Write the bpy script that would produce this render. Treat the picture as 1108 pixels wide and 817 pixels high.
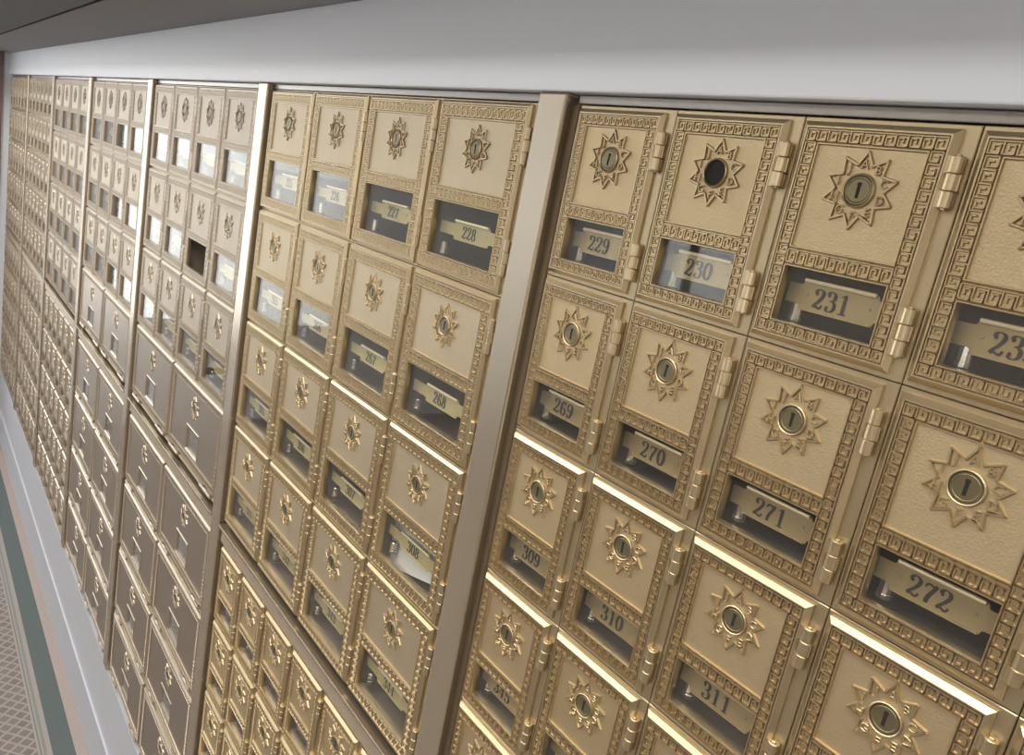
import bpy, bmesh, math, random
from mathutils import Matrix, Vector

random.seed(7)
for o in list(bpy.data.objects):
    bpy.data.objects.remove(o)
scene = bpy.context.scene
COL = scene.collection
MM = 0.001
Z0 = 1.62                      # height of the top of the boxes' upper rows above the floor (wall z = 0)

# ------------------------------------------------------------------ camera
cam_d = bpy.data.cameras.new('camera')
cam = bpy.data.objects.new('camera', cam_d)
COL.objects.link(cam)
Rw = [(0.5981321, 0.77861675, 0.18972072),
      (0.29724674, 0.00430355, -0.954791),
      (-0.74423274, 0.62748501, -0.2288672)]
right = Vector(Rw[0]); up = -Vector(Rw[1]); back = -Vector(Rw[2])
cm = Matrix.Identity(4)
for i in range(3):
    cm[i][0] = right[i]; cm[i][1] = up[i]; cm[i][2] = back[i]
cm.translation = Vector((0.45569, -0.39449, -0.07286 + Z0))
cam.matrix_world = cm
cam_d.sensor_width = 36.0
cam_d.sensor_fit = 'HORIZONTAL'
cam_d.lens = 831.94 / 1108.0 * 36.0
cam_d.clip_start = 0.01
cam_d.clip_end = 200
scene.camera = cam

# ------------------------------------------------------------------ view, world and lamps
vs = scene.view_settings
vs.view_transform = 'Standard'
vs.look = 'None'
vs.gamma = 1.0
vs.use_curve_mapping = False
vs.exposure = 0.28

world = bpy.data.worlds.new('sky')
scene.world = world
world.use_nodes = True
bg = world.node_tree.nodes['Background']
bg.inputs['Color'].default_value = (0.93, 0.965, 1.0, 1)
bg.inputs['Strength'].default_value = 3.3

LAMP_POWER = 9.0
LAMP_COLOR = (1.0, 0.94, 0.85)
LAMP_SPOTS = [(x, y) for y in (-0.85, -2.3) for x in (-2.75, -1.25, 0.25, 1.75)]


# ------------------------------------------------------------------ materials
def new_mat(name):
    m = bpy.data.materials.new(name)
    m.use_nodes = True
    nt = m.node_tree
    b = nt.nodes['Principled BSDF']
    return m, nt, b


def metal(name, col, rough, metallic, noise=0.12, nscale=60.0, bump=0.0, bscale=700.0, spec=0.5, coat=0.0):
    m, nt, b = new_mat(name)
    tc = nt.nodes.new('ShaderNodeTexCoord')
    nz = nt.nodes.new('ShaderNodeTexNoise')
    nz.inputs['Scale'].default_value = nscale
    nz.inputs['Detail'].default_value = 3
    nt.links.new(tc.outputs['Object'], nz.inputs['Vector'])
    mx = nt.nodes.new('ShaderNodeMix'); mx.data_type = 'RGBA'
    mx.inputs[6].default_value = tuple(c * (1 - noise) for c in col) + (1,)
    mx.inputs[7].default_value = tuple(min(1, c * (1 + noise)) for c in col) + (1,)
    nt.links.new(nz.outputs['Fac'], mx.inputs[0])
    nt.links.new(mx.outputs[2], b.inputs['Base Color'])
    b.inputs['Metallic'].default_value = metallic
    b.inputs['Roughness'].default_value = rough
    b.inputs['Specular IOR Level'].default_value = spec
    b.inputs['Coat Weight'].default_value = coat
    b.inputs['Coat Roughness'].default_value = 0.28
    if bump > 0:
        n2 = nt.nodes.new('ShaderNodeTexNoise')
        n2.inputs['Scale'].default_value = bscale
        n2.inputs['Detail'].default_value = 2
        nt.links.new(tc.outputs['Object'], n2.inputs['Vector'])
        bp = nt.nodes.new('ShaderNodeBump')
        bp.inputs['Strength'].default_value = bump
        bp.inputs['Distance'].default_value = 0.0006
        nt.links.new(n2.outputs['Fac'], bp.inputs['Height'])
        nt.links.new(bp.outputs['Normal'], b.inputs['Normal'])
    return m


GOLD = (0.55, 0.448, 0.282)
M_gold = metal('gold_cast', GOLD, 0.34, 0.92, 0.08, 40, coat=0.4)
M_panel = metal('gold_pebbled', GOLD, 0.52, 0.92, 0.06, 50, bump=0.35, bscale=900, coat=0.15)
M_panel_wide = metal('bronze_satin', (0.535, 0.455, 0.325), 0.55, 0.92, 0.06, 50, bump=0.2, bscale=900, coat=0.15)
M_bronze_hazed = metal('bronze_cast_hazed', (0.49, 0.42, 0.335), 0.36, 0.9, 0.08, 40, coat=0.4)  # bronze of the parcel boxes; on the left banks its grey imitates lens haze
M_panel_hazed = metal('pebbled_hazed', (0.49, 0.425, 0.345), 0.55, 0.92, 0.06, 50, bump=0.2, bscale=900, coat=0.15)  # door panels greyed, lens haze over the left banks put into the colour
M_flat = metal('bronze_sheet', (0.36, 0.305, 0.25), 0.42, 0.9, 0.05, 12, coat=0.3)
M_frame = metal('bronze_flange', (0.49, 0.405, 0.258), 0.38, 0.88, 0.08, 25, coat=0.5)
M_rail = metal('rail_bronze', (0.50, 0.42, 0.325), 0.4, 0.6, 0.05, 12)
M_strip_shaded = metal('strip_aluminium_shaded', (0.34, 0.325, 0.31), 0.3, 0.85, 0.05, 10)  # aluminium with the header's shadow put into its darker grey
M_post = metal('champagne_aluminium', (0.58, 0.51, 0.41), 0.25, 0.9, 0.05, 8)
M_lock = metal('lock_brass', (0.23, 0.20, 0.12), 0.35, 0.8, 0.2, 200)
M_plate = metal('plate_brass', (0.44, 0.365, 0.20), 0.40, 0.55, 0.12, 40)
M_plate_pale = metal('plate_pale_brass', (0.50, 0.46, 0.24), 0.5, 0.3, 0.12, 40)
M_lip = metal('plate_lip', (0.95, 0.87, 0.62), 0.35, 0.3, 0.05, 40)
M_steel = metal('bolt_steel', (0.62, 0.62, 0.58), 0.25, 0.9, 0.1, 60)
M_inside = metal('compartment_grey', (0.27, 0.235, 0.19), 0.6, 0.2, 0.2, 30)
M_white = metal('painted_white', (0.80, 0.85, 0.94), 0.45, 0.0, 0.02, 6)
M_base = metal('painted_base', (0.47, 0.49, 0.55), 0.4, 0.0, 0.03, 5)
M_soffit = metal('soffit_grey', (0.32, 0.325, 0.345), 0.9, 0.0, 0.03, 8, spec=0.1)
M_dimmed_fascia = metal('fascia_dimmed', (0.04, 0.039, 0.04), 1.0, 0.0, 0.05, 8, spec=0.05)  # near-black so the lamp-lit soffit front still looks dim
M_warm_bounce = metal('warm_bounce_brown', (0.20, 0.13, 0.075), 0.55, 0.0, 0.25, 8)  # invented brown, chosen for the warm reflection it gives the lower doors
M_wall = metal('wall_offwhite', (0.72, 0.68, 0.62), 0.8, 0.0, 0.03, 4)
M_ceil = metal('ceiling_white', (0.78, 0.77, 0.74), 0.9, 0.0, 0.05, 90)
M_wood = metal('wood_trim', (0.20, 0.135, 0.13), 0.5, 0.0, 0.2, 30)
M_paper = metal('envelope_paper', (0.86, 0.92, 0.93), 0.8, 0.0, 0.03, 20)
M_ground = metal('pale_concrete', (0.85, 0.85, 0.83), 0.9, 0.0, 0.08, 2)
M_hedge = metal('hedge_green', (0.10, 0.16, 0.07), 0.9, 0.0, 0.5, 6)
M_black = metal('dark_hole', (0.012, 0.011, 0.010), 0.8, 0.0, 0.1, 20)
M_ink = metal('black_ink', (0.02, 0.018, 0.014), 0.6, 0.0, 0.1, 20)
M_frame_dark = metal('window_frame_bronze', (0.10, 0.09, 0.08), 0.4, 0.6, 0.1, 10)


def glass_mat(name, haze):
    m = bpy.data.materials.new(name)
    m.use_nodes = True
    nt = m.node_tree
    nt.nodes.clear()
    out = nt.nodes.new('ShaderNodeOutputMaterial')
    tr = nt.nodes.new('ShaderNodeBsdfTransparent')
    tr.inputs['Color'].default_value = (0.97, 0.96, 0.94, 1)
    df = nt.nodes.new('ShaderNodeBsdfDiffuse')
    df.inputs['Color'].default_value = (0.78, 0.78, 0.77, 1)
    gl = nt.nodes.new('ShaderNodeBsdfGlossy')
    gl.inputs['Roughness'].default_value = 0.03
    lw = nt.nodes.new('ShaderNodeLayerWeight')
    lw.inputs['Blend'].default_value = 0.5
    pw = nt.nodes.new('ShaderNodeMath'); pw.operation = 'POWER'; pw.inputs[1].default_value = 5
    nt.links.new(lw.outputs['Facing'], pw.inputs[0])
    ml = nt.nodes.new('ShaderNodeMath'); ml.operation = 'MULTIPLY_ADD'
    ml.inputs[1].default_value = 0.96; ml.inputs[2].default_value = 0.04
    nt.links.new(pw.outputs[0], ml.inputs[0])
    m1 = nt.nodes.new('ShaderNodeMixShader'); m1.inputs[0].default_value = haze
    nt.links.new(tr.outputs[0], m1.inputs[1]); nt.links.new(df.outputs[0], m1.inputs[2])
    m2 = nt.nodes.new('ShaderNodeMixShader')
    nt.links.new(ml.outputs[0], m2.inputs[0])
    nt.links.new(m1.outputs[0], m2.inputs[1]); nt.links.new(gl.outputs[0], m2.inputs[2])
    nt.links.new(m2.outputs[0], out.inputs['Surface'])
    return m


M_glass = glass_mat('dusty_glass', 0.015)
M_frost = glass_mat('frosted_glass', 0.14)
M_clear = glass_mat('clear_glass', 0.0)


def emit_mat(name, col, s):
    m = bpy.data.materials.new(name)
    m.use_nodes = True
    nt = m.node_tree
    nt.nodes.clear()
    out = nt.nodes.new('ShaderNodeOutputMaterial')
    e = nt.nodes.new('ShaderNodeEmission')
    e.inputs['Color'].default_value = col + (1,)
    e.inputs['Strength'].default_value = s
    nt.links.new(e.outputs[0], out.inputs['Surface'])
    return m


def carpet_mat():
    m, nt, b = new_mat('carpet_border')
    b.inputs['Roughness'].default_value = 0.95
    b.inputs['Specular IOR Level'].default_value = 0.1
    geo = nt.nodes.new('ShaderNodeTexCoord')
    sep = nt.nodes.new('ShaderNodeSeparateXYZ')
    nt.links.new(geo.outputs['Object'], sep.inputs[0])
    # distance from the wall
    d = nt.nodes.new('ShaderNodeMath'); d.operation = 'MULTIPLY'; d.inputs[1].default_value = -1
    nt.links.new(sep.outputs['Y'], d.inputs[0])
    r = nt.nodes.new('ShaderNodeValToRGB')
    r.color_ramp.interpolation = 'CONSTANT'
    sc = nt.nodes.new('ShaderNodeMath'); sc.operation = 'MULTIPLY'; sc.inputs[1].default_value = 5.0
    nt.links.new(d.outputs[0], sc.inputs[0]); nt.links.new(sc.outputs[0], r.inputs[0])
    pink = (0.42, 0.36, 0.34, 1); green = (0.13, 0.155, 0.157, 1); beige = (0.36, 0.335, 0.32, 1)
    els = r.color_ramp.elements
    els[0].position = 0; els[0].color = pink
    els[1].position = 0.032 * 5; els[1].color = green
    for p, c in ((0.079, beige), (0.090, (0.26, 0.27, 0.26, 1)), (0.097, beige), (0.101, (0.2, 0.21, 0.2, 1)), (0.104, beige)):
        e = els.new(p * 5); e.color = c
    # diamond lattice beyond the border
    rot = nt.nodes.new('ShaderNodeMapping')
    rot.inputs['Rotation'].default_value = (0, 0, math.radians(45))
    rot.inputs['Scale'].default_value = (1, 1, 1)
    nt.links.new(geo.outputs['Object'], rot.inputs['Vector'])
    br = nt.nodes.new('ShaderNodeTexBrick')
    br.offset = 0.0
    br.inputs['Scale'].default_value = 1.0
    br.inputs['Brick Width'].default_value = 0.026
    br.inputs['Row Height'].default_value = 0.026
    br.inputs['Mortar Size'].default_value = 0.0036
    br.inputs['Mortar Smooth'].default_value = 0.3
    br.inputs['Color1'].default_value = (0.205, 0.18, 0.17, 1)
    br.inputs['Color2'].default_value = (0.235, 0.205, 0.195, 1)
    br.inputs['Mortar'].default_value = (0.345, 0.315, 0.30, 1)
    nt.links.new(rot.outputs['Vector'], br.inputs['Vector'])
    gt = nt.nodes.new('ShaderNodeMath'); gt.operation = 'GREATER_THAN'; gt.inputs[1].default_value = 0.110
    nt.links.new(d.outputs[0], gt.inputs[0])
    mx = nt.nodes.new('ShaderNodeMix'); mx.data_type = 'RGBA'
    nt.links.new(gt.outputs[0], mx.inputs[0]); nt.links.new(r.outputs[0], mx.inputs[6]); nt.links.new(br.outputs['Color'], mx.inputs[7])
    nz = nt.nodes.new('ShaderNodeTexNoise'); nz.inputs['Scale'].default_value = 260
    nt.links.new(geo.outputs['Object'], nz.inputs['Vector'])
    m2 = nt.nodes.new('ShaderNodeMix'); m2.data_type = 'RGBA'; m2.blend_type = 'MULTIPLY'
    m2.inputs[0].default_value = 0.35
    nt.links.new(mx.outputs[2], m2.inputs[6]); nt.links.new(nz.outputs['Fac'], m2.inputs[7])
    nt.links.new(m2.outputs[2], b.inputs['Base Color'])
    bp = nt.nodes.new('ShaderNodeBump'); bp.inputs['Strength'].default_value = 0.4; bp.inputs['Distance'].default_value = 0.002
    nt.links.new(nz.outputs['Fac'], bp.inputs['Height']); nt.links.new(bp.outputs[0], b.inputs['Normal'])
    return m


M_carpet = carpet_mat()


# ------------------------------------------------------------------ mesh helpers (all in millimetres unless said)
class MB:
    """collects faces; build() gives a mesh datablock in metres"""
    def __init__(self):
        self.v = []; self.f = []; self.mi = []

    def face(self, pts, mi=0):
        n = len(self.v)
        self.v += [tuple(p) for p in pts]
        self.f.append(tuple(range(n, n + len(pts)))); self.mi.append(mi)

    def box(self, x0, x1, y0, y1, z0, z1, mi=0, taper=0.0, open_back=False):
        """front is at y0; taper shrinks the front face"""
        t = taper
        n = len(self.v)
        self.v += [(x0 + t, y0, z0 + t), (x1 - t, y0, z0 + t), (x1 - t, y0, z1 - t), (x0 + t, y0, z1 - t),
                   (x0, y1, z0), (x1, y1, z0), (x1, y1, z1), (x0, y1, z1)]
        fs = [(0, 1, 2, 3), (0, 4, 5, 1), (1, 5, 6, 2), (2, 6, 7, 3), (3, 7, 4, 0)]
        if not open_back:
            fs.append((4, 7, 6, 5))
        for f in fs:
            self.f.append(tuple(n + i for i in f)); self.mi.append(mi)

    def ring(self, r1, y1, r2, y2, mi=0):
        """quads between rectangle r1 at depth y1 and r2 at depth y2; r = (x0, x1, z0, z1)"""
        a = [(r1[0], y1, r1[2]), (r1[1], y1, r1[2]), (r1[1], y1, r1[3]), (r1[0], y1, r1[3])]
        b = [(r2[0], y2, r2[2]), (r2[1], y2, r2[2]), (r2[1], y2, r2[3]), (r2[0], y2, r2[3])]
        for i in range(4):
            j = (i + 1) % 4
            self.face([a[i], a[j], b[j], b[i]], mi)

    def rect(self, r, y, mi=0):
        self.face([(r[0], y, r[2]), (r[1], y, r[2]), (r[1], y, r[3]), (r[0], y, r[3])], mi)

    def cyl(self, c, axis, rad, length, n=12, mi=0, cap_inset=0.0):
        """closed cylinder centred on c along 'x', 'y' or 'z' with small rounded shoulders"""
        sh = min(rad * 0.22, length * 0.05 if axis != 'y' else 1)
        prof = [(-length / 2, rad - sh), (-length / 2 + sh, rad), (length / 2 - sh, rad), (length / 2, rad - sh)]
        rings = []
        for t, r in prof:
            ring = []
            for k in range(n):
                a = 2 * math.pi * k / n
                u, w = r * math.cos(a), r * math.sin(a)
                if axis == 'z': p = (c[0] + u, c[1] + w, c[2] + t)
                elif axis == 'x': p = (c[0] + t, c[1] + u, c[2] + w)
                else: p = (c[0] + u, c[1] + t, c[2] + w)
                ring.append(p)
            rings.append(ring)
        base = len(self.v)
        for rg in rings: self.v += rg
        for i in range(3):
            for k in range(n):
                k2 = (k + 1) % n
                self.f.append((base + i * n + k, base + i * n + k2, base + (i + 1) * n + k2, base + (i + 1) * n + k)); self.mi.append(mi)
        self.f.append(tuple(base + k for k in range(n))); self.mi.append(mi)
        self.f.append(tuple(base + 3 * n + k for k in reversed(range(n)))); self.mi.append(mi)

    def ridge(self, p, q, w, y_base, y_top, mi=0):
        """raised bar with a triangular-ish section from p to q in the xz plane"""
        dx, dz = q[0] - p[0], q[1] - p[1]
        L = math.hypot(dx, dz) or 1
        nx, nz = -dz / L, dx / L
        h = w / 2; hh = w * 0.22
        ex, ez = dx / L * w * 0.3, dz / L * w * 0.3
        P = (p[0] - ex, p[1] - ez); Q = (q[0] + ex, q[1] + ez)
        n = len(self.v)
        for (c, s) in ((P, 1), (Q, -1)):
            self.v += [(c[0] + nx * h, y_base, c[1] + nz * h), (c[0] + nx * hh + ex * s, y_top, c[1] + nz * hh + ez * s),
                       (c[0] - nx * hh + ex * s, y_top, c[1] - nz * hh + ez * s), (c[0] - nx * h, y_base, c[1] - nz * h)]
        for f in ((0, 1, 5, 4), (1, 2, 6, 5), (2, 3, 7, 6), (0, 3, 2, 1), (4, 5, 6, 7)):
            self.f.append(tuple(n + i for i in f)); self.mi.append(mi)

    def build(self, name, mats, smooth=False):
        me = bpy.data.meshes.new(name)
        me.from_pydata([(a * MM, b * MM, c * MM) for a, b, c in self.v], [], self.f)
        for m in (mats if isinstance(mats, (list, tuple)) else [mats]):
            me.materials.append(m)
        for p, mi in zip(me.polygons, self.mi):
            p.material_index = mi
        bm = bmesh.new(); bm.from_mesh(me)
        bmesh.ops.remove_doubles(bm, verts=bm.verts, dist=1e-7)
        bmesh.ops.recalc_face_normals(bm, faces=bm.faces)
        bm.to_mesh(me); bm.free()
        me.update()
        return me


def link(name, data, parent=None, loc=(0, 0, 0), rot=None):
    o = bpy.data.objects.new(name, data)
    COL.objects.link(o)
    if parent is not None:
        o.parent = parent
    o.location = loc
    if rot: o.rotation_euler = rot
    return o


def tag(o, label=None, cat=None, group=None, kind=None):
    if label: o['label'] = label
    if cat: o['category'] = cat
    if group: o['group'] = group
    if kind: o['kind'] = kind
    return o


def slab(name, x0, x1, y0, y1, z0, z1, mat, kind='structure', bevel=0.0, parent=None):
    """a box in metres, wall z; origin at its base centre"""
    mb = MB()
    cx, cy = (x0 + x1) / 2, (y0 + y1) / 2
    mb.box((x0 - cx) * 1000, (x1 - cx) * 1000, (y0 - cy) * 1000, (y1 - cy) * 1000, 0, (z1 - z0) * 1000)
    me = mb.build(name, mat)
    if bevel > 0:
        bm = bmesh.new(); bm.from_mesh(me)
        bmesh.ops.bevel(bm, geom=bm.edges[:], offset=bevel, segments=2, profile=0.5, affect='EDGES')
        bm.to_mesh(me); bm.free()
    o = link(name, me, parent, (cx, cy, z0 + Z0))
    if kind: o['kind'] = kind
    return o


# ------------------------------------------------------------------ layout (metres, wall z)
PITCH = 0.617                  # from bank to bank
BANK_W = 0.5688                # 6 narrow or 4 wide doors
W1, H1 = 94.8, 128.0           # narrow mailbox
W2, H2 = 142.2, 158.7          # wide mailbox
W3, H3 = 284.4, 159.0          # parcel box
RAIL_TOP, RAIL_BOT = -0.6385, -0.6735
SILL = -1.316
FLOOR = -1.62
HEAD_BOT, HEAD_TOP = 0.0075, 0.095
LEFT_END = -3.726
BANKS = {name: -PITCH * k for k, name in enumerate(['A', 'B', 'C', 'D', 'E', 'F', 'G'])}   # A is the right-hand bank
RIGHT_END = BANK_W + 0.05
DEPTH = 0.16

# ------------------------------------------------------------------ room
fl = slab('floor', -6.2, 3.4, -4.2, 0.02, FLOOR - 0.05, FLOOR, M_carpet)
# carpet coordinates: object origin sits on the wall line
fl.location.y = 0.0
for v in fl.data.vertices: v.co.y += (-4.2 + 0.02) / 2
slab('wall_back', -6.2, 3.4, 0.17, 0.25, FLOOR, 1.1, M_wall)
slab('wall_base', LEFT_END, RIGHT_END + 0.1, 0.0, 0.17, FLOOR + 0.002, SILL - 0.002, M_base)
slab('baseboard_back', LEFT_END, RIGHT_END + 0.1, -0.007, 0.0, FLOOR, FLOOR + 0.135, M_base, bevel=0.002)
slab('trim_1', LEFT_END, RIGHT_END + 0.1, -0.004, 0.17, HEAD_BOT, HEAD_TOP, M_white, bevel=0.0015)
slab('ceiling_soffit', LEFT_END, 3.3, -0.14, 0.17, HEAD_TOP, 1.1, M_soffit)  # overhang depth shaped so that it shades the top of the header
slab('added_fascia', LEFT_END, 3.3, -0.146, -0.14, HEAD_TOP - 0.001, 1.1, M_dimmed_fascia)  # added board, darkened to cancel the light on the soffit front
slab('wall_right', 3.3, 3.4, -4.2, 0.17, FLOOR, 1.1, M_wall)
FW = [(-3.75, -2.65), (0.9, 2.2)]     # unseen front-wall windows (x ranges), added for daylight and glass reflections
FZ0, FZ1 = -0.85, 0.45
slab('wall_front', -4.0, 3.4, -4.2, -4.1, FLOOR, FZ0, M_warm_bounce)  # unseen lower wall, made brown to darken and warm the lower rows
slab('wall_front_upper', -4.0, 3.4, -4.2, -4.1, FZ1, 1.1, M_wall)
for k, (xa, xb) in enumerate([(-4.0, FW[0][0]), (FW[0][1], FW[1][0]), (FW[1][1], 3.4)]):
    slab('wall_front_pier', xa, xb, -4.2, -4.1, FZ0, FZ1, M_wall)
slab('ceiling', -4.0, 3.4, -4.2, 0.2, 1.1, 1.2, M_ceil)
slab('wall_right_infill', RIGHT_END + 0.1, 3.3, 0.0, 0.17, FLOOR, HEAD_TOP, M_wall)

# end wall at the left with a tall shop window
EW0, EW1 = LEFT_END - 0.12, LEFT_END
WIN = (-1.72, -0.43, -1.36, 0.75)      # y0, y1, z0, z1 of the glazed opening
slab('wall_left', EW0, EW1, WIN[1], 0.17, FLOOR, 1.1, M_white)
slab('wall_left_lower', EW0, EW1, WIN[0], WIN[1], FLOOR, WIN[2], M_white)
slab('wall_left_upper', EW0, EW1, WIN[0], WIN[1], WIN[3], 1.1, M_white)
slab('wall_left_far', EW0, EW1, -4.2, WIN[0], FLOOR, 1.1, M_white)
slab('trim_2', EW1, EW1 + 0.012, -0.14, -0.028, FLOOR, 0.094, M_wood)

win = link('window_1', None, None, (EW0 + 0.06, (WIN[0] + WIN[1]) / 2, WIN[2] + Z0)); win['kind'] = 'structure'
def win_bar(y0, y1, z0, z1, name='window_frame', mat=M_frame_dark, x0=-0.03, x1=0.03):
    mb = MB(); cy = (WIN[0] + WIN[1]) / 2
    mb.box(x0 * 1000, x1 * 1000, (y0 - cy) * 1000, (y1 - cy) * 1000, (z0 - WIN[2]) * 1000, (z1 - WIN[2]) * 1000)
    link(name, mb.build(name, mat), win)
MUL = [-1.13]
win_bar(WIN[0], WIN[0] + 0.04, WIN[2], WIN[3]); win_bar(WIN[1] - 0.03, WIN[1], WIN[2], WIN[3])
win_bar(WIN[0] + 0.04, WIN[1] - 0.03, WIN[2], WIN[2] + 0.04); win_bar(WIN[0] + 0.04, WIN[1] - 0.03, WIN[3] - 0.04, WIN[3])
for y in MUL: win_bar(y - 0.02, y + 0.02, WIN[2] + 0.04, WIN[3] - 0.04, 'mullion')
win_bar(WIN[0] + 0.04, MUL[0] - 0.02, WIN[2] + 0.04, WIN[3] - 0.04, 'window_pane', M_clear, -0.003, 0.003)
win_bar(MUL[0] + 0.02, WIN[1] - 0.03, WIN[2] + 0.04, WIN[3] - 0.04, 'window_pane', M_clear, -0.003, 0.003)

for k, (xa, xb) in enumerate(FW):
    fw = link('window_%d' % (k + 2), None, None, ((xa + xb) / 2, -4.15, FZ0 + Z0)); fw['kind'] = 'structure'
    hw, hh = (xb - xa) * 500, (FZ1 - FZ0) * 1000
    for nm, r in (('window_frame', (-hw, -hw + 45, 0, hh)), ('window_frame', (hw - 45, hw, 0, hh)), ('window_frame', (-hw + 45, hw - 45, 0, 45)),
                  ('window_frame', (-hw + 45, hw - 45, hh - 45, hh)), ('mullion', (-22, 22, 45, hh - 45))):
        mb = MB(); mb.box(r[0], r[1], -30, 30, r[2], r[3]); link(nm, mb.build(nm, M_frame_dark), fw)
    for r in ((-hw + 45, -22), (22, hw - 45)):
        mb = MB(); mb.box(r[0], r[1], -3, 3, 45, hh - 45); link('window_pane', mb.build('window_pane', M_clear), fw)

# outside
slab('ground', -60, 40, -60, 40, FLOOR - 0.35, FLOOR - 0.15, M_ground)

# ceiling lamps
M_tube = emit_mat('lamp_diffuser', LAMP_COLOR, 3.2)
pos_words = {p: '%s from the left end window, row %s' % (('first', 'second', 'third', 'fourth')[k % 4], 'near the mailboxes' if k < 4 else 'near the front wall')
             for k, p in enumerate(LAMP_SPOTS)}
for (x, y) in LAMP_SPOTS:
    t = link('ceiling_light', None, None, (x, y, 1.1 + Z0))
    tag(t, 'recessed ceiling light panel ' + pos_words[(x, y)], 'ceiling light', 'ceiling light panels')
    mb = MB(); mb.ring((-620, 620, -320, 320), 0, (-600, 600, -300, 300), 0)
    mb = MB()
    for a in ((-620, 620, -320, -300), (-620, 620, 300, 320), (-620, -600, -300, 300), (600, 620, -300, 300)):
        mb.box(a[0], a[1], a[2], a[3], -12, 0)
    link('lamp_frame', mb.build('lamp_frame', M_white), t)
    mb = MB(); mb.box(-600, 600, -300, 300, -6, -1)
    link('diffuser', mb.build('diffuser', M_tube), t)
    ld = bpy.data.lights.new('ceiling_lamp', 'AREA')
    ld.shape = 'RECTANGLE'; ld.size = 1.2; ld.size_y = 0.6
    ld.energy = LAMP_POWER; ld.color = LAMP_COLOR
    lo = bpy.data.objects.new('ceiling_lamp', ld); COL.objects.link(lo)
    lo.parent = t; lo.location = (0, 0, -0.02)

# ------------------------------------------------------------------ numerals: broad-nib strokes
def cr(pts, n=7):
    out = []
    P = [pts[0]] + list(pts) + [pts[-1]]
    for i in range(1, len(P) - 2):
        p0, p1, p2, p3 = P[i - 1], P[i], P[i + 1], P[i + 2]
        for k in range(n):
            t = k / n
            out.append(tuple(0.5 * ((2 * p1[d]) + (-p0[d] + p2[d]) * t + (2 * p0[d] - 5 * p1[d] + 4 * p2[d] - p3[d]) * t * t
                                    + (-p0[d] + 3 * p1[d] - 3 * p2[d] + p3[d]) * t ** 3) for d in (0, 1)))
    out.append(pts[-1])
    return out

def ell(cx, cy, rx, ry, a0=90, a1=450, n=22):
    return [(cx + rx * math.cos(math.radians(a0 + (a1 - a0) * k / n)), cy + ry * math.sin(math.radians(a0 + (a1 - a0) * k / n))) for k in range(n + 1)]

TH, TK = 0.055, 0.19
GLY = {   # list of ('s', pts) nib stroke, ('b', p, r) ball, ('w', pts, width) constant stroke
    '0': [('s', ell(0.3, 0.5, 0.22, 0.47))],
    '1': [('w', [(0.32, 0.03), (0.32, 0.97)], 0.17), ('w', [(0.12, 0.03), (0.52, 0.03)], 0.06), ('w', [(0.30, 0.95), (0.12, 0.84)], 0.06)],
    '2': [('b', (0.14, 0.74), 0.085), ('s', cr([(0.08, 0.76), (0.14, 0.92), (0.30, 0.97), (0.46, 0.88), (0.48, 0.70), (0.34, 0.44), (0.16, 0.22), (0.06, 0.06)])),
          ('w', cr([(0.07, 0.07), (0.20, 0.13), (0.36, 0.07), (0.46, 0.08), (0.54, 0.24)]), 0.11)],
    '3': [('b', (0.14, 0.78), 0.08), ('s', cr([(0.09, 0.80), (0.16, 0.94), (0.30, 0.97), (0.45, 0.88), (0.45, 0.66), (0.34, 0.55), (0.22, 0.53)])),
          ('s', cr([(0.22, 0.53), (0.38, 0.52), (0.51, 0.38), (0.50, 0.16), (0.36, 0.03), (0.18, 0.04), (0.08, 0.16)])), ('b', (0.14, 0.20), 0.085)],
    '4': [('w', [(0.40, 0.03), (0.40, 0.97)], 0.16), ('w', [(0.38, 0.96), (0.04, 0.29)], 0.055), ('w', [(0.03, 0.28), (0.58, 0.28)], 0.06), ('w', [(0.24, 0.03), (0.56, 0.03)], 0.06)],
    '5': [('w', [(0.13, 0.95), (0.13, 0.50)], 0.06), ('w', [(0.11, 0.92), (0.48, 0.92)], 0.12),
          ('s', cr([(0.13, 0.50), (0.24, 0.60), (0.40, 0.58), (0.52, 0.42), (0.50, 0.16), (0.36, 0.03), (0.18, 0.04), (0.08, 0.15)])), ('b', (0.14, 0.19), 0.08)],
    '6': [('s', ell(0.31, 0.29, 0.20, 0.26)), ('s', cr([(0.10, 0.32), (0.12, 0.62), (0.22, 0.88), (0.38, 0.97), (0.49, 0.86)])), ('b', (0.45, 0.82), 0.075)],
    '7': [('w', cr([(0.08, 0.72), (0.12, 0.86), (0.26, 0.90), (0.42, 0.84), (0.54, 0.93)]), 0.10), ('s', cr([(0.54, 0.94), (0.42, 0.66), (0.30, 0.40), (0.24, 0.18), (0.26, 0.03)]))],
    '8': [('s', ell(0.30, 0.74, 0.17, 0.22)), ('s', ell(0.30, 0.27, 0.21, 0.24))],
}
GLY['9'] = []
for g in GLY['6']:
    fl_ = lambda p: (0.60 - p[0], 1.0 - p[1])
    GLY['9'].append((g[0], fl_(g[1]), g[2]) if g[0] == 'b' else (g[0], [fl_(p) for p in g[1]]))

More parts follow.
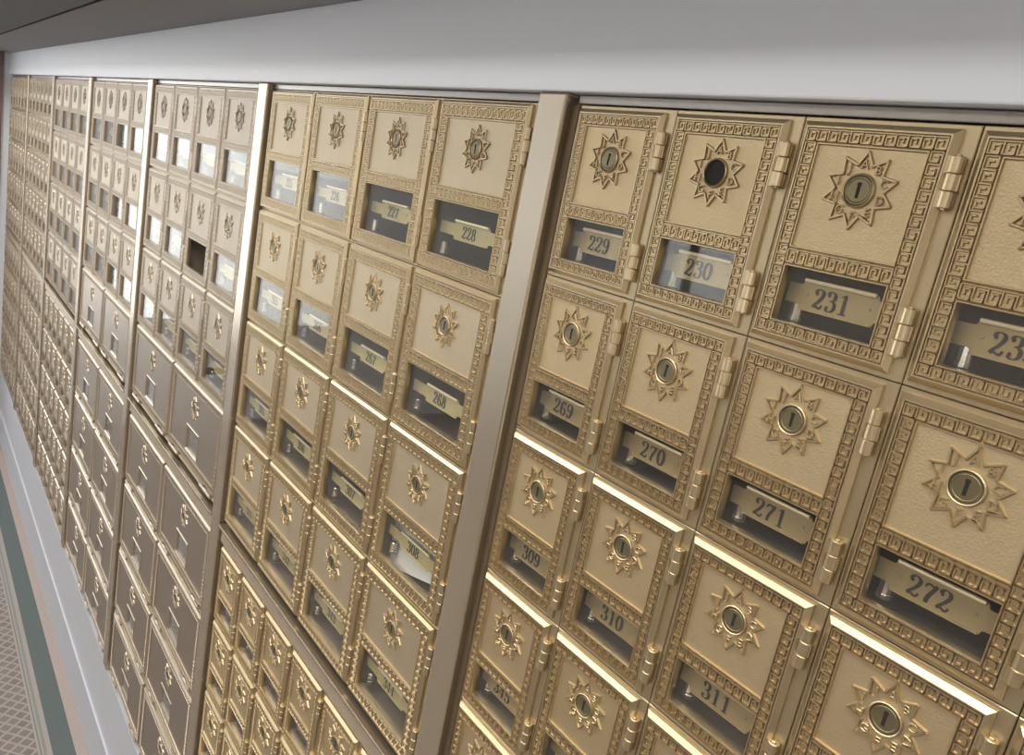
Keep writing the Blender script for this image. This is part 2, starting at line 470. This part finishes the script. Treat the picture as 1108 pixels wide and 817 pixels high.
def number_mesh(s, h):
    """flat black numerals, centred on x = 0, z = 0"""
    mb = MB()
    adv = 0.66
    x0 = -(len(s) * adv - 0.06) / 2
    for ci, ch in enumerate(s):
        ox = x0 + ci * adv
        for gi, g in enumerate(GLY[ch]):
            yy = -0.02 * gi - 0.1 * ci * 0
            if g[0] == 'b':
                mb.face([((ox + g[1][0] + g[2] * math.cos(a * math.pi / 6)) * h, yy, (g[1][1] - 0.5 + g[2] * math.sin(a * math.pi / 6)) * h) for a in range(12)])
                continue
            pts = g[1]
            L = []; R = []
            for i, p in enumerate(pts):
                a = pts[max(0, i - 1)]; b = pts[min(len(pts) - 1, i + 1)]
                dx, dz = b[0] - a[0], b[1] - a[1]; l = math.hypot(dx, dz) or 1
                w = g[2] if g[0] == 'w' else TH + (TK - TH) * (abs(dz) / l) ** 1.6
                nx, nz = -dz / l * w / 2, dx / l * w / 2
                L.append(((ox + p[0] + nx) * h, yy, (p[1] - 0.5 + nz) * h)); R.append(((ox + p[0] - nx) * h, yy, (p[1] - 0.5 - nz) * h))
            for i in range(len(pts) - 1):
                mb.face([L[i], L[i + 1], R[i + 1], R[i]])
    return mb.build('numerals', M_ink)

# ------------------------------------------------------------------ letters A to J for the star
def letter_mesh_tris(ch):
    cu = bpy.data.curves.new('t', 'FONT')
    cu.body = ch; cu.size = 1.0; cu.align_x = 'CENTER'; cu.align_y = 'CENTER'
    cu.resolution_u = 2
    cu.extrude = 0.10; cu.bevel_depth = 0.045; cu.bevel_resolution = 0; cu.offset = -0.02
    o = bpy.data.objects.new('t', cu); COL.objects.link(o)
    dg = bpy.context.evaluated_depsgraph_get()
    me = bpy.data.meshes.new_from_object(o.evaluated_get(dg))
    vs_ = [tuple(v.co) for v in me.vertices]
    fs_ = [tuple(p.vertices) for p in me.polygons]
    bpy.data.objects.remove(o); bpy.data.curves.remove(cu); bpy.data.meshes.remove(me)
    return vs_, fs_

LET = {c: letter_mesh_tris(c) for c in 'ABCDEFGHIJ'}

STAR_R, STAR_r = 20.0, 13.5
def star_mesh(y_base, cast):
    mb = MB()
    yt = y_base - 1.5
    pts = []
    for k in range(20):
        a = math.radians(90 - 18 * k)
        r = STAR_R if k % 2 == 0 else STAR_r
        pts.append((r * math.cos(a), r * math.sin(a)))
    for k in range(20):
        mb.ridge(pts[k], pts[(k + 1) % 20], 1.9, y_base, yt)
    # ring about the lock
    N = 28
    prof = [(9.3, y_base), (8.9, yt - 0.1), (8.4, yt - 0.5), (7.9, yt - 0.1), (7.7, y_base)]
    for i in range(N):
        a0, a1 = 2 * math.pi * i / N, 2 * math.pi * (i + 1) / N
        for (r0, yy0), (r1, yy1) in zip(prof, prof[1:]):
            mb.face([(r0 * math.cos(a0), yy0, r0 * math.sin(a0)), (r0 * math.cos(a1), yy0, r0 * math.sin(a1)),
                     (r1 * math.cos(a1), yy1, r1 * math.sin(a1)), (r1 * math.cos(a0), yy1, r1 * math.sin(a0))])
    S = 6.6
    for k, ch in enumerate('ABCDEFGHIJ'):
        a = math.radians(90 - 36 * k)
        cx, cz = 13.4 * math.cos(a), 13.4 * math.sin(a)
        vs_, fs_ = LET[ch]
        for f in fs_: mb.face([(cx + vs_[i][0] * S, y_base - 0.5 - vs_[i][2] * S * 1.2, cz + vs_[i][1] * S) for i in f])
    return mb.build('star_emblem', cast)

def lock_mesh(y_base):
    mb = MB()
    N = 24; yf = y_base - 1.2
    mb.face([(7.3 * math.cos(2 * math.pi * i / N), yf, 7.3 * math.sin(2 * math.pi * i / N)) for i in range(N)])
    for i in range(N):
        a0, a1 = 2 * math.pi * i / N, 2 * math.pi * (i + 1) / N
        for (r0, y0), (r1, y1) in (((7.3, yf), (7.8, yf + 0.6)), ((6.6, yf - 0.02), (6.3, yf - 0.25)), ((6.3, yf - 0.25), (6.0, yf - 0.02))):
            mb.face([(r0 * math.cos(a0), y0, r0 * math.sin(a0)), (r0 * math.cos(a1), y0, r0 * math.sin(a1)),
                     (r1 * math.cos(a1), y1, r1 * math.sin(a1)), (r1 * math.cos(a0), y1, r1 * math.sin(a0))])
    mb.box(-0.95, 0.95, yf - 0.06, yf, -4.0, 4.2, mi=1)
    mb.box(-1.25, 1.25, yf - 0.05, yf, 2.6, 4.0, mi=1)
    return mb.build('lock', [M_lock, M_black])

def hole_mesh(y_base):
    mb = MB(); N = 28
    ya, yb = y_base - 0.9, y_base - 0.15
    mb.face([(7.7 * math.cos(2 * math.pi * i / N), yb, 7.7 * math.sin(2 * math.pi * i / N)) for i in range(N)])
    return mb.build('lock_hole', M_black)

# ------------------------------------------------------------------ doors
BEV = 2.8
def key_band(mb, p, q, side, width, y_base, y_top, unit):
    """Greek key meander along p -> q; 'side' is the unit vector from the outer rim inward"""
    L = math.hypot(q[0] - p[0], q[1] - p[1])
    d = ((q[0] - p[0]) / L, (q[1] - p[1]) / L)
    n = max(2, int(round(L / unit)))
    if n % 2: n += 1
    u = L / n
    w = width * 0.17
    def bar(a, b, k, flip):
        def P(c):
            s = (1 - c[0]) if flip else c[0]
            s = (k + s) * u; t = (0.10 + 0.80 * c[1]) * width
            return (p[0] + d[0] * s + side[0] * t, p[1] + d[1] * s + side[1] * t)
        A, B = P(a), P(b)
        x0, x1 = sorted((A[0], B[0])); z0, z1 = sorted((A[1], B[1]))
        mb.box(x0 - w / 2, x1 + w / 2, y_top, y_base, z0 - w / 2, z1 + w / 2, taper=w * 0.3, open_back=True)
    for k in range(n):
        flip = k >= n // 2
        for a, b in (((0.08, 0), (0.08, 1)), ((0.08, 1), (0.84, 1)), ((0.84, 0.32), (0.84, 1)), ((0.44, 0.32), (0.84, 0.32)), ((0.44, 0.32), (0.44, 0.64)), ((0.08, 0), (1.0, 0))):
            bar(a, b, k, flip)

def door_meshes(door, panel, window, BEV, unit, panel_mat, small_frame=False, cast=None):
    cast = cast or M_gold
    """door, panel, window: rects (x0, x1, z0, z1). front plane y = 0"""
    mb = MB()
    T = 6.0
    mb.ring(door, T, door, BEV)
    top_in = (door[0] + BEV, door[1] - BEV, door[2] + BEV, door[3] - BEV)
    mb.ring(door, BEV, top_in, 0.0)
    e = 0.9
    r1 = (top_in[0] + e, top_in[1] - e, top_in[2] + e, top_in[3] - e)
    mb.ring(top_in, 0.0, r1, 0.0)
    fl_y = 1.3
    r2 = (r1[0] + 0.25, r1[1] - 0.25, r1[2] + 0.25, r1[3] - 0.25)
    mb.ring(r1, 0.0, r2, fl_y)
    bandrect = r2
    py = 1.6
    def opening(r, depth):
        a = (r[0] - 1.5, r[1] + 1.5, r[2] - 1.5, r[3] + 1.5)
        b = (r[0] - 1.0, r[1] + 1.0, r[2] - 1.0, r[3] + 1.0)
        c = (r[0] - 0.4, r[1] + 0.4, r[2] - 0.4, r[3] + 0.4)
        mb.ring(a, fl_y, b, 0.1); mb.ring(b, 0.1, c, 0.1); mb.ring(c, 0.1, r, depth)
        return a
    if not small_frame:
        a1 = opening(panel, py)
        mb.rect(panel, py, 1)
        a2 = opening(window, 2.0)
        mb.ring(window, 2.0, window, T)
        x0, x1, z0, z1 = bandrect
        # band floor round the two openings
        for r in ((x0, x1, a1[3], z1), (x0, a1[0], a1[2], a1[3]), (a1[1], x1, a1[2], a1[3]), (x0, x1, a2[3], a1[2]),
                  (x0, a2[0], a2[2], a2[3]), (a2[1], x1, a2[2], a2[3]), (x0, x1, z0, a2[2])):
            mb.rect(r, fl_y)
    else:
        a1 = opening(panel, py)
        x0, x1, z0, z1 = bandrect
        for r in ((x0, x1, a1[3], z1), (x0, a1[0], a1[2], a1[3]), (a1[1], x1, a1[2], a1[3]), (x0, x1, z0, a1[2])):
            mb.rect(r, fl_y)
        # panel with a small framed window
        o = (window[0] - 4.5, window[1] + 4.5, window[2] - 4.5, window[3] + 4.5)
        for r in ((panel[0], panel[1], o[3], panel[3]), (panel[0], o[0], o[2], o[3]), (o[1], panel[1], o[2], o[3]), (panel[0], panel[1], panel[2], o[2])):
            mb.rect(r, py, 1)
        i1 = (o[0] + 1.2, o[1] - 1.2, o[2] + 1.2, o[3] - 1.2)
        mb.ring(o, py, i1, 0.3); mb.ring(i1, 0.3, window, 2.2); mb.ring(window, 2.2, window, T)
    door_me = mb.build('door', [cast, panel_mat])
    # the key border
    kb = MB()
    B = bandrect
    bw_l = a1[0] - B[0]; bw_r = B[1] - a1[1]; bw_t = B[3] - a1[3]
    lowest = a2[2] if not small_frame else a1[2]
    bw_b = lowest - B[2]
    yt = 0.05
    key_band(kb, (B[0], B[3]), (B[1], B[3]), (0, -1), bw_t, fl_y, yt, unit)
    key_band(kb, (B[0], B[2]), (B[1], B[2]), (0, 1), bw_b, fl_y, yt, unit)
    key_band(kb, (B[0], B[2] + bw_b), (B[0], B[3] - bw_t), (1, 0), bw_l, fl_y, yt, unit)
    key_band(kb, (B[1], B[2] + bw_b), (B[1], B[3] - bw_t), (-1, 0), bw_r, fl_y, yt, unit)
    if not small_frame:
        key_band(kb, (B[0] + bw_l, a1[2]), (B[1] - bw_r, a1[2]), (0, -1), a1[2] - a2[3], fl_y, yt, unit)
    key_me = kb.build('greek_key_border', cast)
    # glass pane
    g = MB(); g.box(window[0] + 0.05, window[1] - 0.05, 4.0, 5.4, window[2] + 0.05, window[3] - 0.05)
    return door_me, key_me, g.build('window_pane', M_frost if small_frame else M_glass)

def frame_mesh(W, H, door):
    mb = MB()
    o = (-W / 2 + 0.25, W / 2 - 0.25, 0.25, H - 0.25)
    o2 = (o[0] + 0.5, o[1] - 0.5, o[2] + 0.5, o[3] - 0.5)
    i = (door[0] + 0.6, door[1] - 0.6, door[2] + 0.6, door[3] - 0.6)
    mb.ring(o, 10.0, o, 5.0); mb.ring(o, 5.0, o2, 4.5); mb.ring(o2, 4.5, i, 4.5); mb.ring(i, 4.5, i, 10.0)
    return mb.build('frame', M_frame)

def compartment_mesh(W, H, door):
    mb = MB()
    o = (-W / 2 + 2.2, W / 2 - 2.2, 2.2, H - 2.2)
    mb.ring(o, 10.0, o, 158.0); mb.rect(o, 158.0)
    i = (o[0] + 0.8, o[1] - 0.8, o[2] + 0.8, o[3] - 0.8)
    mb.ring(i, 10.0, i, 157.0); mb.rect(i, 157.0); mb.ring(o, 10.0, i, 10.0)
    return mb.build('compartment', M_inside)

def hinge_mesh(length, axis='z', cast=None, rad=3.4):
    mb = MB()
    seg = length / 3
    for k in range(3):
        t = (k - 1) * seg
        r = rad if k != 1 else rad * 1.02
        c = (0, 0, t) if axis == 'z' else (t, 0, 0)
        mb.cyl(c, axis, r, seg - 0.15, 14)
    pin = rad * 0.4
    mb.cyl((0, 0, 0), axis, pin, length + 1.6, 8)
    if axis == 'z':
        mb.box(-4.6, 0, -rad * 0.5, rad * 0.9, -length / 2, -seg / 2)
        mb.box(-4.6, 0, -rad * 0.5, rad * 0.9, seg / 2, length / 2)
        mb.box(0, 4.2, -rad * 0.3, rad, -seg / 2 + 0.3, seg / 2 - 0.3)
    else:
        mb.box(-length / 2, -seg / 2, -rad * 0.6, rad * 0.9, 0, 6)
        mb.box(seg / 2, length / 2, -rad * 0.6, rad * 0.9, 0, 6)
        mb.box(-seg / 2 + 0.3, seg / 2 - 0.3, -rad * 0.3, rad, -5, 0)
    return mb.build('hinge', cast)

def plate_mesh(win_w, center_w=46.0, mat=None):
    """number plate, centred; wide tabs and a taller middle with a rolled top lip"""
    mb = MB()
    hw, cw = win_w / 2 + 2.0, center_w / 2
    ht, hc = 5.6, 8.6
    out = [(-hw, -ht), (-cw - 2.4, -ht), (-cw - 1.0, -ht - 0.4), (-cw, -hc), (cw, -hc), (cw + 1.0, -ht - 0.4), (cw + 2.4, -ht), (hw, -ht),
           (hw, ht), (cw + 2.4, ht), (cw + 1.0, ht + 0.4), (cw, hc), (-cw, hc), (-cw - 1.0, ht + 0.4), (-cw - 2.4, ht), (-hw, ht)]
    mb.face([(x, 0, z) for x, z in out]); mb.face([(x, 0.8, z) for x, z in reversed(out)])
    for i in range(len(out)):
        a, b = out[i], out[(i + 1) % len(out)]
        mb.face([(a[0], 0, a[1]), (a[0], 0.8, a[1]), (b[0], 0.8, b[1]), (b[0], 0, b[1])])
    mb.cyl((0, -1.4, hc - 0.2), 'x', 1.25, center_w - 1, 8, mi=1)
    mb.box(-cw + 0.5, cw - 0.5, -0.9, 0, -hc - 0.1, -hc + 0.9)
    for s in (-1, 1):
        mb.cyl((s * (cw - 3.2), -0.2, 0.4), 'y', 0.8, 0.9, 8)
    return mb.build('number_plate', [mat or M_plate, M_lip])

def bolt_mesh():
    mb = MB()
    mb.cyl((0, 0, 0), 'z', 4.0, 12, 12)
    mb.cyl((0, 0, -4.5), 'z', 4.6, 3.0, 12)
    return mb.build('latch_bolt', M_steel)


def make_kind(W, H, door, panel, window, band, unit, panel_mat, small_frame, star_z, hinge, cast=None):
    cast = cast or M_gold
    sh = lambda r: (r[0] - W / 2, r[1] - W / 2, r[2], r[3])
    door, panel, window = sh(door), sh(panel), sh(window)
    K = {}
    K['W'], K['H'] = W, H
    K['door'], K['key'], K['pane'] = door_meshes(door, panel, window, band, unit, panel_mat, small_frame, cast)
    K['cast'] = cast
    K['frame'] = frame_mesh(W, H, door)
    K['compartment'] = compartment_mesh(W, H, door)
    cx = (panel[0] + panel[1]) / 2
    K['star_at'] = (cx * MM, 0, star_z * MM)
    K['win'] = window
    K['hinges'] = hinge
    K['small'] = small_frame
    return K

K1 = make_kind(W1, H1, (2.2, 87.2, 3.2, 125.2), (15.2, 74.4, 57.4, 112.6), (15.2, 74.4, 15.2, 45.6), 2.8, 6.8, M_panel, False, 91.0,
               [('z', (89.2, 2.0, 100.0), 25.0), ('z', (89.2, 2.0, 25.5), 25.0)])
K1B = make_kind(W1, H1, (2.2, 87.2, 3.2, 125.2), (15.2, 74.4, 57.4, 112.6), (15.2, 74.4, 15.2, 45.6), 2.8, 6.8, M_panel_hazed, False, 91.0,
               [('z', (89.2, 2.0, 100.0), 25.0), ('z', (89.2, 2.0, 25.5), 25.0)], cast=M_bronze_hazed)
K2 = make_kind(W2, H2, (1.4, 135.4, 2.0, 157.0), (17.6, 119.6, 81.4, 140.8), (17.6, 119.6, 18.2, 67.0), 2.4, 8.2, M_panel_wide, False, 116.5,
               [('z', (137.6, 2.2, 124.0), 30.0), ('z', (137.6, 2.2, 33.0), 30.0)])
K2B = make_kind(W2, H2, (1.4, 135.4, 2.0, 157.0), (17.6, 119.6, 81.4, 140.8), (17.6, 119.6, 18.2, 67.0), 2.4, 8.2, M_panel_hazed, False, 116.5,
               [('z', (137.6, 2.2, 124.0), 30.0), ('z', (137.6, 2.2, 33.0), 30.0)], cast=M_bronze_hazed)
K3 = make_kind(W3, H3, (4.0, 280.0, 12.5, 156.0), (18.5, 265.5, 26.5, 141.5), (112.0, 172.0, 36.0, 74.0), 2.8, 7.5, M_flat, True, 116.0,
               [('x', (48.0, 0.8, 8.0), 56.0), ('x', (236.0, 0.8, 8.0), 56.0)], cast=M_bronze_hazed)
STARS = {m.name: star_mesh(1.6, m) for m in (M_gold, M_bronze_hazed)}
LOCK = lock_mesh(1.6)
HOLE = hole_mesh(1.6)
HINGE = {}
for K in (K1, K1B, K2, K2B, K3):
    for ax, c, L in K['hinges']:
        HINGE[(ax, L, K['cast'].name)] = hinge_mesh(L, ax, K['cast'])
PLATE = {id(K1): plate_mesh(59.8, 44.0), id(K1B): plate_mesh(59.8, 44.0), id(K2B): plate_mesh(101.8, 54.0, M_plate_pale), id(K2): plate_mesh(101.8, 54.0, M_plate_pale)}
BOLT = bolt_mesh()

def mailbox(name, K, x_left, z_top, label, group, number=None, lock=True, glass=True, plate=True):
    """x_left, z_top in metres (wall z)"""
    W, H = K['W'] * MM, K['H'] * MM
    t = link(name, None, None, (x_left + W / 2, 0, z_top - H + Z0))
    t.empty_display_size = 0.01
    tag(t, label, 'mailbox', group)
    link('frame', K['frame'], t)
    link('compartment', K['compartment'], t)
    d = link('door', K['door'], t)
    link('greek_key_border', K['key'], d)
    link('star_emblem', STARS[K['cast'].name], d, K['star_at'])
    if lock:
        lk = link('lock', LOCK, d, K['star_at'], (0, random.choice([0, 0, 0.08, -0.06]), 0))
    else:
        link('lock_hole', HOLE, d, K['star_at'])
    if glass:
        link('window_pane', K['pane'], d)
    for ax, c, L in K['hinges']:
        link('hinge', HINGE[(ax, L, K['cast'].name)], t, ((c[0] - K['W'] / 2) * MM, c[1] * MM, c[2] * MM))
    if plate and id(K) in PLATE:
        w = K['win']
        cxm, czm = (w[0] + w[1]) / 2, (w[2] + w[3]) / 2 + 1.0
        p = link('number_plate', PLATE[id(K)], t, (cxm * MM, 0.0125, czm * MM))
        if number:
            link('numerals', number_mesh(number, 11.4), p, (-0.0035, -0.0004, -0.0006))
        link('latch_bolt', BOLT, t, ((w[0] + 4.5) * MM, 0.017, (w[2] + 6.0) * MM))
    return t

ORD = ['first', 'second', 'third', 'fourth', 'fifth', 'sixth', 'seventh', 'eighth', 'ninth', 'tenth']
BANK_WORD = {'A': 'rightmost bank', 'B': 'second bank from right', 'C': 'third bank from right', 'D': 'fourth bank from right',
             'E': 'third bank from left', 'F': 'second bank from left', 'G': 'leftmost bank'}

# right-hand bank: narrow boxes with readable numbers
FIRST = [229, 269, 309, 345]
for r in range(10):
    zt = -r * 0.128 if r < 5 else RAIL_BOT - (r - 5) * 0.128
    for c in range(6):
        x = BANKS['A'] + c * W1 * MM
        num = str(FIRST[r] + c) if r < 4 else None
        if num == '230':
            lab = 'gold mailbox numbered 230 whose lock is missing, leaving a dark round hole'
        elif num:
            lab = f'gold mailbox with plate {num}, {ORD[r]} row down, {ORD[c]} column, rightmost bank'
        else:
            lab = f'gold mailbox in the {ORD[r]} row down, {ORD[c]} column, rightmost bank'
        mailbox('mailbox', K1, x, zt, lab, 'gold mailboxes of the rightmost bank', num, lock=(num != '230'))

# second bank from the right: wide boxes above, narrow ones under the rail
FIRST_B = [225, 265, 305, 341]
for r in range(4):
    for c in range(4):
        num = str(FIRST_B[r] + c)
        lab = f'wide gold mailbox numbered {num}, {ORD[r]} row down, {ORD[c]} column, second bank from right'
        if num == '308': lab = 'wide gold mailbox numbered 308 with a white envelope showing behind its glass'
        mailbox('wide_mailbox', K2, BANKS['B'] + c * W2 * MM, -r * H2 * MM, lab, 'wide mailboxes of the second bank from right', num)
def small_bank(b, first_row, rows, z_top, group, place):
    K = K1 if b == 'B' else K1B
    for r in range(rows):
        for c in range(6):
            lab = f'narrow bronze mailbox, {ORD[first_row + r]} row {place}, {ORD[c]} column, {BANK_WORD[b]}'
            mailbox('mailbox', K, BANKS[b] + c * W1 * MM, z_top - r * 0.128, lab, group)
small_bank('B', 0, 5, RAIL_BOT, 'narrow mailboxes under the rail, second bank from right', 'under the rail')

# third and fourth banks from the right: three rows of wide boxes, then parcel boxes
for b in ('C', 'D'):
    for r in range(3):
        for c in range(4):
            lab = f'wide bronze mailbox, {ORD[r]} row down, {ORD[c]} column, {BANK_WORD[b]}'
            gl = True
            if (b, r, c) == ('C', 1, 2):
                lab = 'wide bronze mailbox with dark opening where its window glass is missing'; gl = False
            mailbox('wide_mailbox', K2B, BANKS[b] + c * W2 * MM, -r * H2 * MM, lab, 'wide mailboxes of the ' + BANK_WORD[b], glass=gl, plate=gl)
    for r in range(5):
        zt = -3 * H2 * MM if r == 0 else RAIL_BOT - (r - 1) * 0.1595
        for c in range(2):
            lab = f'large parcel box, {"left" if c == 0 else "right"} of its pair, {ORD[r]} parcel row down, {BANK_WORD[b]}'
            mailbox('parcel_box', K3, BANKS[b] + c * W3 * MM, zt, lab, 'parcel boxes of the ' + BANK_WORD[b])

# third bank from the left
for r in range(4):
    for c in range(4):
        lab = f'wide bronze mailbox, {ORD[r]} row down, {ORD[c]} column, third bank from left'
        mailbox('wide_mailbox', K2B, BANKS['E'] + c * W2 * MM, -r * H2 * MM, lab, 'wide mailboxes of the third bank from left')
small_bank('E', 0, 5, RAIL_BOT, 'narrow mailboxes under the rail, third bank from left', 'under the rail')
for b in ('F', 'G'):
    small_bank(b, 0, 5, 0.0, 'narrow mailboxes of the ' + BANK_WORD[b], 'above the rail')
    small_bank(b, 0, 5, RAIL_BOT, 'narrow mailboxes of the ' + BANK_WORD[b], 'under the rail')

# ------------------------------------------------------------------ posts, rails, top and bottom strips
def profile_bar(name, x0, x1, y0, y1, z0, z1, mat, label, cat, group, bevel=0.0012):
    o = slab(name, x0, x1, y0, y1, z0, z1, mat, kind=None, bevel=bevel)
    return tag(o, label, cat, group)

names = list(BANKS)
POST_WORD = ['along the left of the rightmost bank', 'along the left of second bank from right', 'between the two banks with parcel boxes',
             'to the left of the leftmost parcel boxes', 'between second and third bank from left', 'to the right of the leftmost bank']
for k in range(6):
    x0 = BANKS[names[k]] - 0.0482 + 0.006
    profile_bar('divider_post', x0, x0 + 0.033, -0.004, 0.012, SILL, HEAD_BOT - 0.0005, M_post,
                f'tall metal post {POST_WORD[k]}', 'post', 'posts between the banks of mailboxes', 0.002)
x0 = BANK_W + 0.006
profile_bar('divider_post', x0, x0 + 0.033, -0.004, 0.012, SILL, HEAD_BOT - 0.0005, M_post, 'tall metal post at the right end of the rightmost bank', 'post', 'posts between the banks of mailboxes', 0.002)
for k, n in enumerate(names):
    xa, xb = BANKS[n], BANKS[n] + BANK_W
    tw = BANK_WORD[n]
    o = profile_bar('divider_rail', xa - 0.004, xb + 0.004, 0.0005, 0.012, RAIL_BOT + 0.003, RAIL_TOP - 0.006, M_rail,
                    f'horizontal bronze rail across the {tw}', 'rail', 'rails between upper and lower boxes', 0.0012)
    slab('rail_lip', -BANK_W / 2 - 0.004, BANK_W / 2 + 0.004, -0.0115, 0.0055, 0.0275, 0.0315, M_post, None, 0.0008, o).location.z = 0.0252
    tp = profile_bar('top_strip', xa - 0.004, xb + 0.004, 0.0045, 0.012, 0.0006, HEAD_BOT - 0.0008, M_strip_shaded,
                     f'thin aluminium strip under the white header, {tw}', 'strip', 'strips along the top of the banks', 0.0006)

# mounting channel behind each post
for k in range(6):
    xr = BANKS[names[k]]
    profile_bar('mounting_channel', xr - 0.0478, xr - 0.0003, 0.0125, 0.02, SILL, HEAD_BOT - 0.0005, M_rail,
                f'recessed bronze channel behind the post {POST_WORD[k]}', 'channel', 'channels behind the posts', 0.0)
slab('wall_filler', LEFT_END, RIGHT_END + 0.1, 0.1605, 0.17, SILL, HEAD_BOT, M_inside)

# envelope in mailbox 308
w = K2['win']
ex = BANKS['B'] + 3.5 * W2 * MM; ez = -2 * H2 * MM - H2 * MM
mb = MB()
mb.box(-54, 54, -0.4, 0.4, -27, 27)
env = link('envelope', mb.build('envelope', M_paper), None, (ex - 0.012, 0.024, ez + 0.0375 + Z0), (math.radians(-7), math.radians(-15), 0))
tag(env, 'white envelope leaning behind the glass of mailbox 308', 'envelope')
